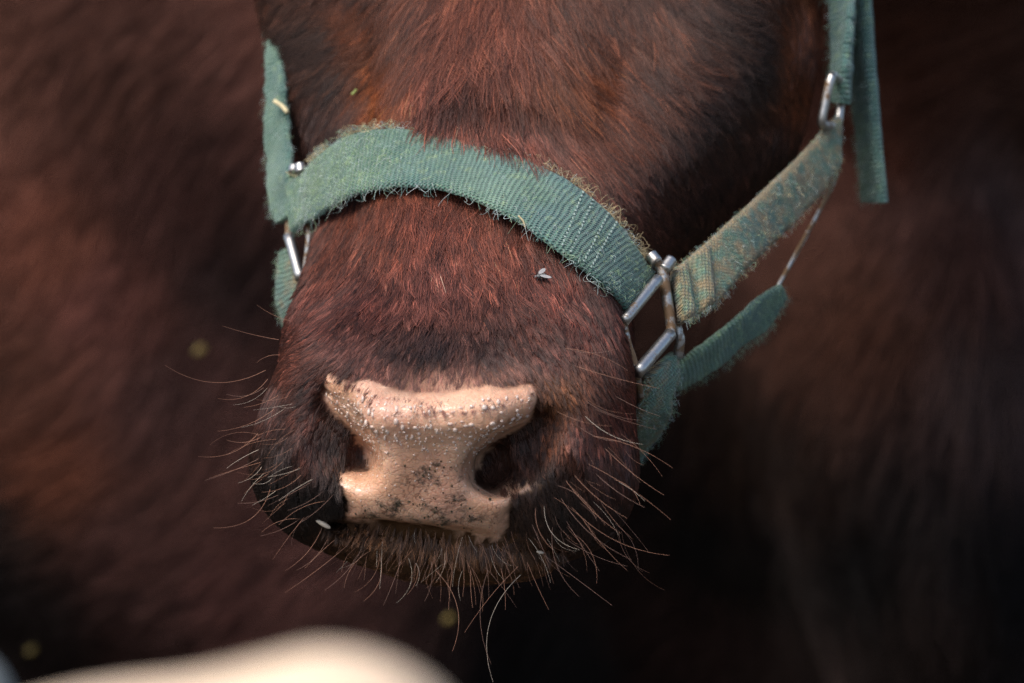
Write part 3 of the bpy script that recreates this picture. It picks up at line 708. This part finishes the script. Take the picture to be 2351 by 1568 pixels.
def fuzz(o, dens, l0, l1, cols, rad=.00009, edge=0., sides=(0, 1), u0=0., u1=1., up=.5, name='fuzz', tufts=0, hump=None):
    R = RIB[o.name]; n = len(R['u']); out = []; area = R['u'][-1]*np.linalg.norm(R['b']-R['a'], axis=-1).mean()
    N_ = int(dens*area*1e6); k = (rng.uniform(u0, u1, N_) if not tufts else np.clip(rng.uniform(u0, u1, tufts)[rng.integers(0, tufts, N_)]+rng.normal(0, .006, N_), u0, u1))*(n-1)
    if hump: k = np.clip(rng.normal(hump[0], hump[1], N_), .01, .99)*(n-1)
    i = np.minimum(k.astype(int), n-2); f = (k-i)[:, None]
    L_ = lambda q: q[i]*(1-f)+q[i+1]*f
    v = rng.uniform(.06, .94, N_); ed = rng.random(N_) < edge
    v = np.where(ed, np.where(rng.random(N_) < .5, rng.uniform(0, .03, N_), rng.uniform(.97, 1, N_)), v)
    if len(sides) == 1: v = np.where(ed, np.where(sides[0] == 0, rng.uniform(0, .03, N_), rng.uniform(.97, 1, N_)), v)
    nn, al, ac = norm(L_(R['n'])), norm(L_(R['al'])), norm(L_(R['ac']))
    root = L_(R['a'])*(1-v[:, None])+L_(R['b'])*v[:, None]+nn*((R['t']/2+R['lay'])*(1-np.abs(2*v-1)**8)**.5*.95+np.interp(k, np.arange(n), R['bl'])*.6)[:, None]
    d = nn*up+al*(rng.normal(0, .55, N_)*np.where(ed, 1.8, 1))[:, None]+ac*(rng.normal(.15, .5, N_)+np.where(v < .04, -1.1, np.where(v > .96, 1.1, 0)))[:, None]
    d = norm(d); l = rng.uniform(l0, l1, N_)[:, None, None]; t = np.linspace(0, 1, 5)[None, :, None]
    cu = norm(np.cross(d, rng.normal(0, 1, (N_, 3))))
    drop = np.array([0, -.35, 0])
    pts = root[:, None]+l*(d[:, None]*t*(1-.25*t)+cu[:, None]*(.45*np.sin(rng.uniform(1.5, 5, N_)[:, None, None]*t))+drop*(t*t))
    c = np.asarray(cols)[rng.integers(0, len(cols), N_)]*np.exp(rng.normal(0, .25, N_))[:, None]
    return strands(name, W(pts), rad*np.linspace(1, .5, 5)[None]*rng.uniform(.7, 1.3, N_)[:, None], M_fuzz, o, c.clip(0, .9))
GREEN = [(.16, .28, .22), (.22, .36, .22), (.30, .42, .26), (.30, .38, .36), (.45, .52, .50), (.10, .20, .17)]
TAN = [(.50, .38, .20), (.42, .32, .18), (.55, .45, .28)]
NB1 = [(664, 418, 1.452), (700, 393, 1.442), (740, 350, 1.420), (800, 311, 1.398), (860, 297, 1.385), (930, 294, 1.376), (1020, 305, 1.369), (1130, 338, 1.357),
       (1230, 374, 1.350), (1330, 432, 1.344), (1420, 512, 1.350), (1470, 582, 1.358), (1502, 622, 1.366)]
NB2 = [(674, 535, 1.436), (690, 522, 1.430), (730, 500, 1.405), (790, 460, 1.376), (860, 440, 1.358), (930, 432, 1.346), (1020, 440, 1.334), (1110, 472, 1.322),
       (1190, 512, 1.313), (1275, 575, 1.307), (1350, 632, 1.312), (1400, 672, 1.322), (1436, 714, 1.336)]
nb = ribbon('noseband', NB1, NB2, .0042, 260, 22, bulge=lambda u_: .0025*sstep(.285, .288, u_)+.002*np.exp(-((u_-.312)/.004)**2))
fuzz(nb, .16, .0015, .005, GREEN+[(.42, .55, .28)], rad=.00006, up=.25)
fuzz(nb, .15, .002, .005, [(.34, .48, .22), (.40, .52, .34), (.48, .56, .50)], rad=.00006, up=.2, u0=.0, u1=.62, hump=(.22, .09))
fuzz(nb, .035, .002, .009, GREEN[2:]+[(.5, .55, .5)], edge=.8, u0=.06, u1=.9, name='edge_fray')
fuzz(nb, .02, .004, .012, TAN, edge=1., sides=(0,), u0=.66, u1=.97, name='tan_fray', up=.1, tufts=22)
fuzz(nb, .02, .004, .010, TAN+GREEN[2:4], edge=1., sides=(0,), u0=.04, u1=.4, name='edge_fray', tufts=14)
R = RIB[nb.name]; cs = []; ns = []                    # rows of stitches
for u0, du in ((.012, .0045), (.0165, .0045), (.021, .0045)):
    for v in np.linspace(.1, .9, 15):
        i = np.searchsorted(R['u'], u0); cs.append(R['a'][i]*(1-v)+R['b'][i]*v+R['n'][i]*(.0023)); ns.append(R['n'][i])
tot = R['u'][-1]
for du in (.036, .041, .050, .055):
    for v in np.linspace(.08, .92, 15):
        i = np.searchsorted(R['u'], tot-du); cs.append(R['a'][i]*(1-v)+R['b'][i]*v+R['n'][i]*(.0023)); ns.append(R['n'][i])
blobs('stitching', W(np.array(cs)), np.array(ns)@ROT, np.full(len(cs), .0008), np.full(len(cs), .5), M_stitch, nb, seg=6, rings=4)

cheek = ribbon('cheek_strap', [(1538, 625, 1.366), (1585, 588, 1.378), (1650, 530, 1.395), (1745, 442, 1.428), (1840, 350, 1.466), (1893, 292, 1.488), (1924, 266, 1.495)],
               [(1562, 748, 1.352), (1610, 722, 1.362), (1655, 688, 1.375), (1720, 612, 1.402), (1805, 532, 1.44), (1880, 450, 1.475), (1926, 385, 1.495)], .004, 160, 14,
               bulge=lambda u_: .0045*np.exp(-((u_-.004)/.006)**4)+.004*np.exp(-((u_-.022)/.006)**4), soil=lambda k_: .45)
fuzz(cheek, .28, .0015, .004, GREEN+TAN, edge=.25, rad=.00006)
loop = ribbon('ring_loop', [(1478, 868, 1.340), (1470, 910, 1.348), (1458, 955, 1.365), (1453, 1005, 1.40), (1453, 1055, 1.44)],
              [(1552, 806, 1.366), (1562, 850, 1.368), (1546, 905, 1.372), (1538, 955, 1.385), (1474, 1035, 1.43)], .005, 70, 12, soil=lambda k_: .35, rough=.001)
fuzz(loop, .28, .0015, .005, GREEN, edge=.25, rad=.00006)
chin = ribbon('chin_strap', [(1540, 850, 1.395), (1600, 797, 1.402), (1680, 735, 1.415), (1740, 682, 1.428), (1792, 654, 1.445)],
              [(1545, 892, 1.425), (1640, 855, 1.435), (1705, 800, 1.445), (1762, 755, 1.46), (1803, 682, 1.465)], .004, 70, 12, rough=.0012)
fuzz(chin, .28, .002, .005, GREEN[:3]+GREEN[5:], edge=.3, rad=.00006)
up_ = ribbon('crown_strap', [(1912, -120, 1.54), (1904, 0, 1.53), (1903, 80, 1.52), (1911, 160, 1.51), (1916, 236, 1.507)],
             [(1970, -120, 1.52), (1962, 0, 1.512), (1955, 70, 1.505), (1954, 150, 1.50), (1946, 240, 1.50)], .006, 70, 12, rough=.0015,
             bulge=lambda u_: .003*sstep(.06, .075, u_))
fuzz(up_, .28, .002, .005, GREEN, edge=.25, rad=.00006)
tail = ribbon('strap_end', [(1945, -120, 1.57), (1952, 0, 1.565), (1955, 130, 1.56), (1972, 330, 1.555), (1986, 462, 1.55)],
              [(1986, -120, 1.535), (1993, 0, 1.53), (2002, 120, 1.528), (2018, 330, 1.524), (2032, 466, 1.52)], .007, 80, 12, rough=.0008)
fuzz(tail, .28, .002, .005, GREEN, edge=.25, rad=.00006)
lcs = ribbon('cheek_strap', [(642, -20, 1.545), (630, 30, 1.535), (613, 120, 1.520), (611, 250, 1.505), (614, 380, 1.49), (622, 480, 1.475), (640, 514, 1.468)],
             [(650, -20, 1.54), (645, 30, 1.53), (652, 120, 1.512), (658, 220, 1.495), (668, 320, 1.48), (674, 400, 1.465), (665, 502, 1.46)], .005, 110, 12, rough=.0012)
fuzz(lcs, .28, .002, .005, GREEN[2:], edge=.3, rad=.00006)
lop = ribbon('ring_loop', [(642, 582, 1.47), (635, 640, 1.472), (640, 700, 1.474), (656, 750, 1.478)],
             [(668, 570, 1.466), (690, 640, 1.455), (688, 690, 1.455), (664, 742, 1.472)], .005, 50, 12, rough=.001, soil=lambda k_: .3)
fuzz(lop, .28, .002, .004, GREEN, edge=.3, rad=.00006)
sq = tube('square_ring', [(1496, 590, 1.360), (1520, 615, 1.358), (1532, 690, 1.356), (1543, 764, 1.354), (1461, 858, 1.334), (1441, 800, 1.333), (1427, 742, 1.333), (1410, 694, 1.342)], .0027, M_rust, halter)
tube('cross_bar', [(1512, 640, 1.352), (1432, 738, 1.330)], .0027, M_metal, sq)
tube('lower_bar', [(1540, 766, 1.350), (1463, 856, 1.330)], .0031, M_metal, sq)
tube('knob', [(1524, 619, 1.356), (1541, 596, 1.360)], .0029, M_metal, sq); tube('knob', [(1508, 602, 1.356), (1494, 585, 1.358)], .0030, M_metal, sq)
tube('prong', [(1463, 862, 1.334), (1472, 912, 1.344)], .0016, M_rust, sq); tube('rusty_clip', [(1551, 742, 1.362), (1562, 780, 1.362), (1556, 820, 1.364)], .0026, M_rust, sq)
tube('buckle', [(1909, 170, 1.478), (1884, 288, 1.478), (1924, 290, 1.50), (1934, 190, 1.508)], .0024, M_metal, halter, closed=True)
tube('wire_ring', [(1927, 380, 1.495), (1912, 425, 1.49), (1758, 708, 1.448), (1760, 708, 1.462), (1914, 425, 1.505)], .0010, M_rust, halter, closed=True)
tube('square_ring', [(668, 388, 1.468), (692, 384, 1.445), (713, 525, 1.428), (694, 690, 1.428), (689, 642, 1.444), (661, 540, 1.462)], .0019, M_rust, halter, closed=True)
tube('bright_bar', [(663, 542, 1.456), (690, 640, 1.438)], .0029, M_metal, halter); tube('knob', [(676, 384, 1.452), (674, 396, 1.45)], .0028, M_metal, halter); tube('knob', [(689, 378, 1.442), (691, 396, 1.44)], .0028, M_metal, halter)

# ------------------------------------------------------------------ fly
def ellm(c, r, mat, name, parent, axes=np.eye(3), seg=12, rings=8):
    th = np.linspace(0, math.pi, rings+1)[1:-1]; ph = np.arange(seg)*2*math.pi/seg
    un = np.array([(1, 0, 0)]+[(math.cos(t), math.sin(t)*math.cos(p), math.sin(t)*math.sin(p)) for t in th for p in ph]+[(-1, 0, 0)])
    F = [(0, 1+j, 1+(j+1) % seg) for j in range(seg)]
    for q in range(rings-2):
        F += [(1+q*seg+j, 1+(q+1)*seg+j, 1+(q+1)*seg+(j+1) % seg, 1+q*seg+(j+1) % seg) for j in range(seg)]
    o = 1+(rings-2)*seg; F += [(len(un)-1, o+(j+1) % seg, o+j) for j in range(seg)]
    return mesh(name, W(c+(un*r)@axes), F, mat, parent)
fd = float(raydepth(1238, 634)[0])-.0045
fc = P(1238, 634, fd); fn = norm(grad(head_sdf, P(1238, 634, fd+.0045)[None]))[0]
fx = norm(np.array([-.8, -.55, 0])-fn*(np.array([-.8, -.55, 0])@fn)); fy = np.cross(fn, fx); AX = np.stack([fx, fy, fn])
fly = thing('fly', 'small grey fly resting on the brown fur of the nose bridge', 'fly', W(fc))
M_fb = plain('fly_body', (.10, .10, .095), .4); M_fw, nt, b = newmat('fly_wing'); b.inputs['Base Color'].default_value = (.5, .48, .46, 1); b.inputs['Alpha'].default_value = .6; b.inputs['Roughness'].default_value = .2
M_fe = plain('fly_eye', (.12, .02, .015), .3); M_fl = plain('fly_leg', (.02, .02, .02), .5)
ellm(fc, (.0015, .0011, .0010), M_fb, 'thorax', fly, AX); ellm(fc-fx*.0022-fn*.0001, (.0017, .0012, .0009), M_fb, 'abdomen', fly, AX)
hd = ellm(fc+fx*.0018, (.0006, .0009, .0008), M_fb, 'head', fly, AX)
for s_ in (-1, 1):
    ellm(fc+fx*.0019+fy*s_*.0006, (.0005, .0004, .0006), M_fe, 'eye', hd, AX)
    wd = norm(-fx+fy*s_*.55); wp = np.array([0, 0, 1.])@np.stack([fx, fy, fn]); A2 = np.stack([wd, norm(np.cross(fn, wd)), fn])
    ellm(fc+fy*s_*.0006+wd*.0026+fn*.0010, (.0027, .0011, .00006), M_fw, 'wing', fly, A2)
    for a_ in (.0012, 0, -.0012):
        q = [fc+fx*a_+fy*s_*.0008-fn*.0004, fc+fx*a_*1.8+fy*s_*.0022+fn*.0003, fc+fx*a_*2.4+fy*s_*.0032-fn*.0018]
        pts_ = [(*[float(z) for z in PX(w_)], w_[2]) for w_ in q]
        tube('leg', pts_, .00013, M_fl, fly, seg=5)

# ------------------------------------------------------------------ fence in front: pale peeled rail and grey post
M_rail, nt, b = newmat('peeled_pale_wood'); tc = node(nt, 'ShaderNodeTexCoord'); mp = node(nt, 'ShaderNodeMapping'); mp.inputs['Scale'].default_value = (6, 60, 60)
nt.links.new(tc.outputs['Object'], mp.inputs[0]); nt.links.new(mixc(nt, noise(nt, mp.outputs[0], 3, 5), (.74, .51, .32), (.82, .66, .49)), b.inputs['Base Color']); b.inputs['Roughness'].default_value = .6
fence = thing('wooden_fence', 'pale peeled wooden fence rail with grey post, out of focus below the muzzle', 'fence', (W(P(-300, 1900, .52))[0], W(P(-300, 1900, .52))[1], 0))
c = []; rr = []
ax0 = P(765, 1800, .50); ax1 = P(-1300, 2060, .62); dirr = norm(ax0-ax1); Lr = np.linalg.norm(ax0-ax1); r0 = .0240
for t in np.linspace(0, 1, 40): c.append(ax1+dirr*Lr*t); rr.append(r0*(.86+.14*sstep(.6, .95, t)+.03*math.sin(t*19)))
for a_ in np.linspace(0, math.pi/2, 12)[1:]: c.append(ax0+dirr*r0*math.sin(a_)*1.05); rr.append(max(r0*math.cos(a_)**.9, 1e-4))
c = np.array(c); rr = np.array(rr); sg = 40; ph = np.arange(sg)*2*math.pi/sg
s1 = norm(np.cross(dirr, np.array([0, 0, 1.]))); s2 = np.cross(dirr, s1)
vs = (c[:, None]+rr[:, None, None]*(np.cos(ph)[None, :, None]*s1+np.sin(ph)[None, :, None]*s2)).reshape(-1, 3)
vs = vs+ (fbm(vs, 25, 2)*.0012)[:, None]*norm(vs-np.repeat(c, sg, 0))
F = [(i*sg+j, i*sg+(j+1) % sg, (i+1)*sg+(j+1) % sg, (i+1)*sg+j) for i in range(len(c)-1) for j in range(sg)]+[tuple(range(sg))[::-1], tuple(range((len(c)-1)*sg, len(c)*sg))]
mesh('rail', W(vs), F, M_rail, fence)
M_post = plain('weathered_grey_wood', (.30, .31, .28), .9, scale=60)
pc = W(P(-205, 1650, .62)); hh = W(P(-120, 1480, .62))[2]
zs = np.concatenate([np.linspace(0, hh-.02, 12), hh-.02+.02*np.sin(np.linspace(.2, 1.57, 6))]); rp = np.concatenate([np.full(12, .024), .024*np.cos(np.linspace(.2, 1.50, 6))**.7])
sg = 28; ph = np.arange(sg)*2*math.pi/sg
vs = np.array([(pc[0]+r_*math.cos(p_)*(1+.05*math.sin(3*p_+z_*4)), pc[1]+r_*math.sin(p_), z_) for z_, r_ in zip(zs, rp) for p_ in ph])
F = [(i*sg+j, i*sg+(j+1) % sg, (i+1)*sg+(j+1) % sg, (i+1)*sg+j) for i in range(len(zs)-1) for j in range(sg)]+[tuple(range((len(zs)-1)*sg, len(zs)*sg))]
mesh('post', vs, F, M_post, fence)
# ------------------------------------------------------------------ bits of straw and leaf caught in coat and halter
M_straw = plain('dry_straw', (.62, .52, .30), .7); M_seed = plain('green_seed', (.30, .36, .10), .6); M_leaf = plain('yellow_leaf', (.16, .11, .02), .6); M_white = plain('saliva', (.45, .38, .30), .2)
def bit(name, label, cat, a_, b2, r, mat, bodyhit=None):
    q = np.array([a_, ((a_[0]+b2[0])/2+3, (a_[1]+b2[1])/2-2, (a_[2]+b2[2])/2), b2], float)
    o = tube(name, q, r, mat, None, seg=6); o['label'] = label; o['category'] = cat; return o
def on(px_, py_, off=.008): return (px_, py_, float(raydepth(px_, py_)[0])-off)
bit('straw', 'pale straw stalk caught on the cheek strap beside the dark forehead', 'straw', (630, 232, 1.488), (660, 258, 1.480), .0012, M_straw)
bit('straw', 'thin tan straw poking out under the noseband edge', 'straw', (1190, 495, 1.312), (1206, 522, 1.312), .0005, M_straw)
bit('seed', 'small green grass seed lying in the forehead fur', 'seed', on(808, 217), on(818, 206), .0007, M_seed)

def bodydepth(px_, py_):
    Ds = np.arange(1.6, 3.8, .004); f = body_sdf(W(P(px_, py_, Ds))); j = int(np.argmax(f < 0)); return Ds[j]
for px_, py_, lab, r in ((458, 803, 'yellow leaf scrap stuck on the brown flank beside the long whiskers', .0075), (1030, 1420, 'dull green leaf scrap on the dark coat beneath the chin', .007), (72, 1492, 'yellow green leaf scrap on the dark belly above the fence rail', .0075)):
    D_ = bodydepth(px_, py_)-.03; c_ = P(px_, py_, D_); A3 = np.stack([norm(np.array([.8, .5, .2])), norm(np.array([-.5, .8, 0])), norm(np.array([-.1, -.1, 1.]))])
    o = ellm(c_, (r*.8, r*.5, .0012), M_leaf, 'leaf_scrap', None, A3); o['label'] = lab; o['category'] = 'leaf'
q = on(742, 1203, .0005); o = ellm(P(*q), (.0040, .0012, .001), M_white, 'saliva', None, np.array([[.85, -.5, 0], [.5, .85, 0], [0, 0, 1.]])); o['label'] = 'whitish saliva fleck at the mouth corner beside the black lip fur'; o['category'] = 'saliva'
q = on(1240, 1268, .0008); o = ellm(P(*q), (.0018, .0008, .0008), M_white, 'saliva', None, np.array([[.97, -.2, 0], [.2, .97, 0], [0, 0, 1.]])); o['label'] = 'whitish saliva fleck on the lip below the wider nostril'; o['category'] = 'saliva'
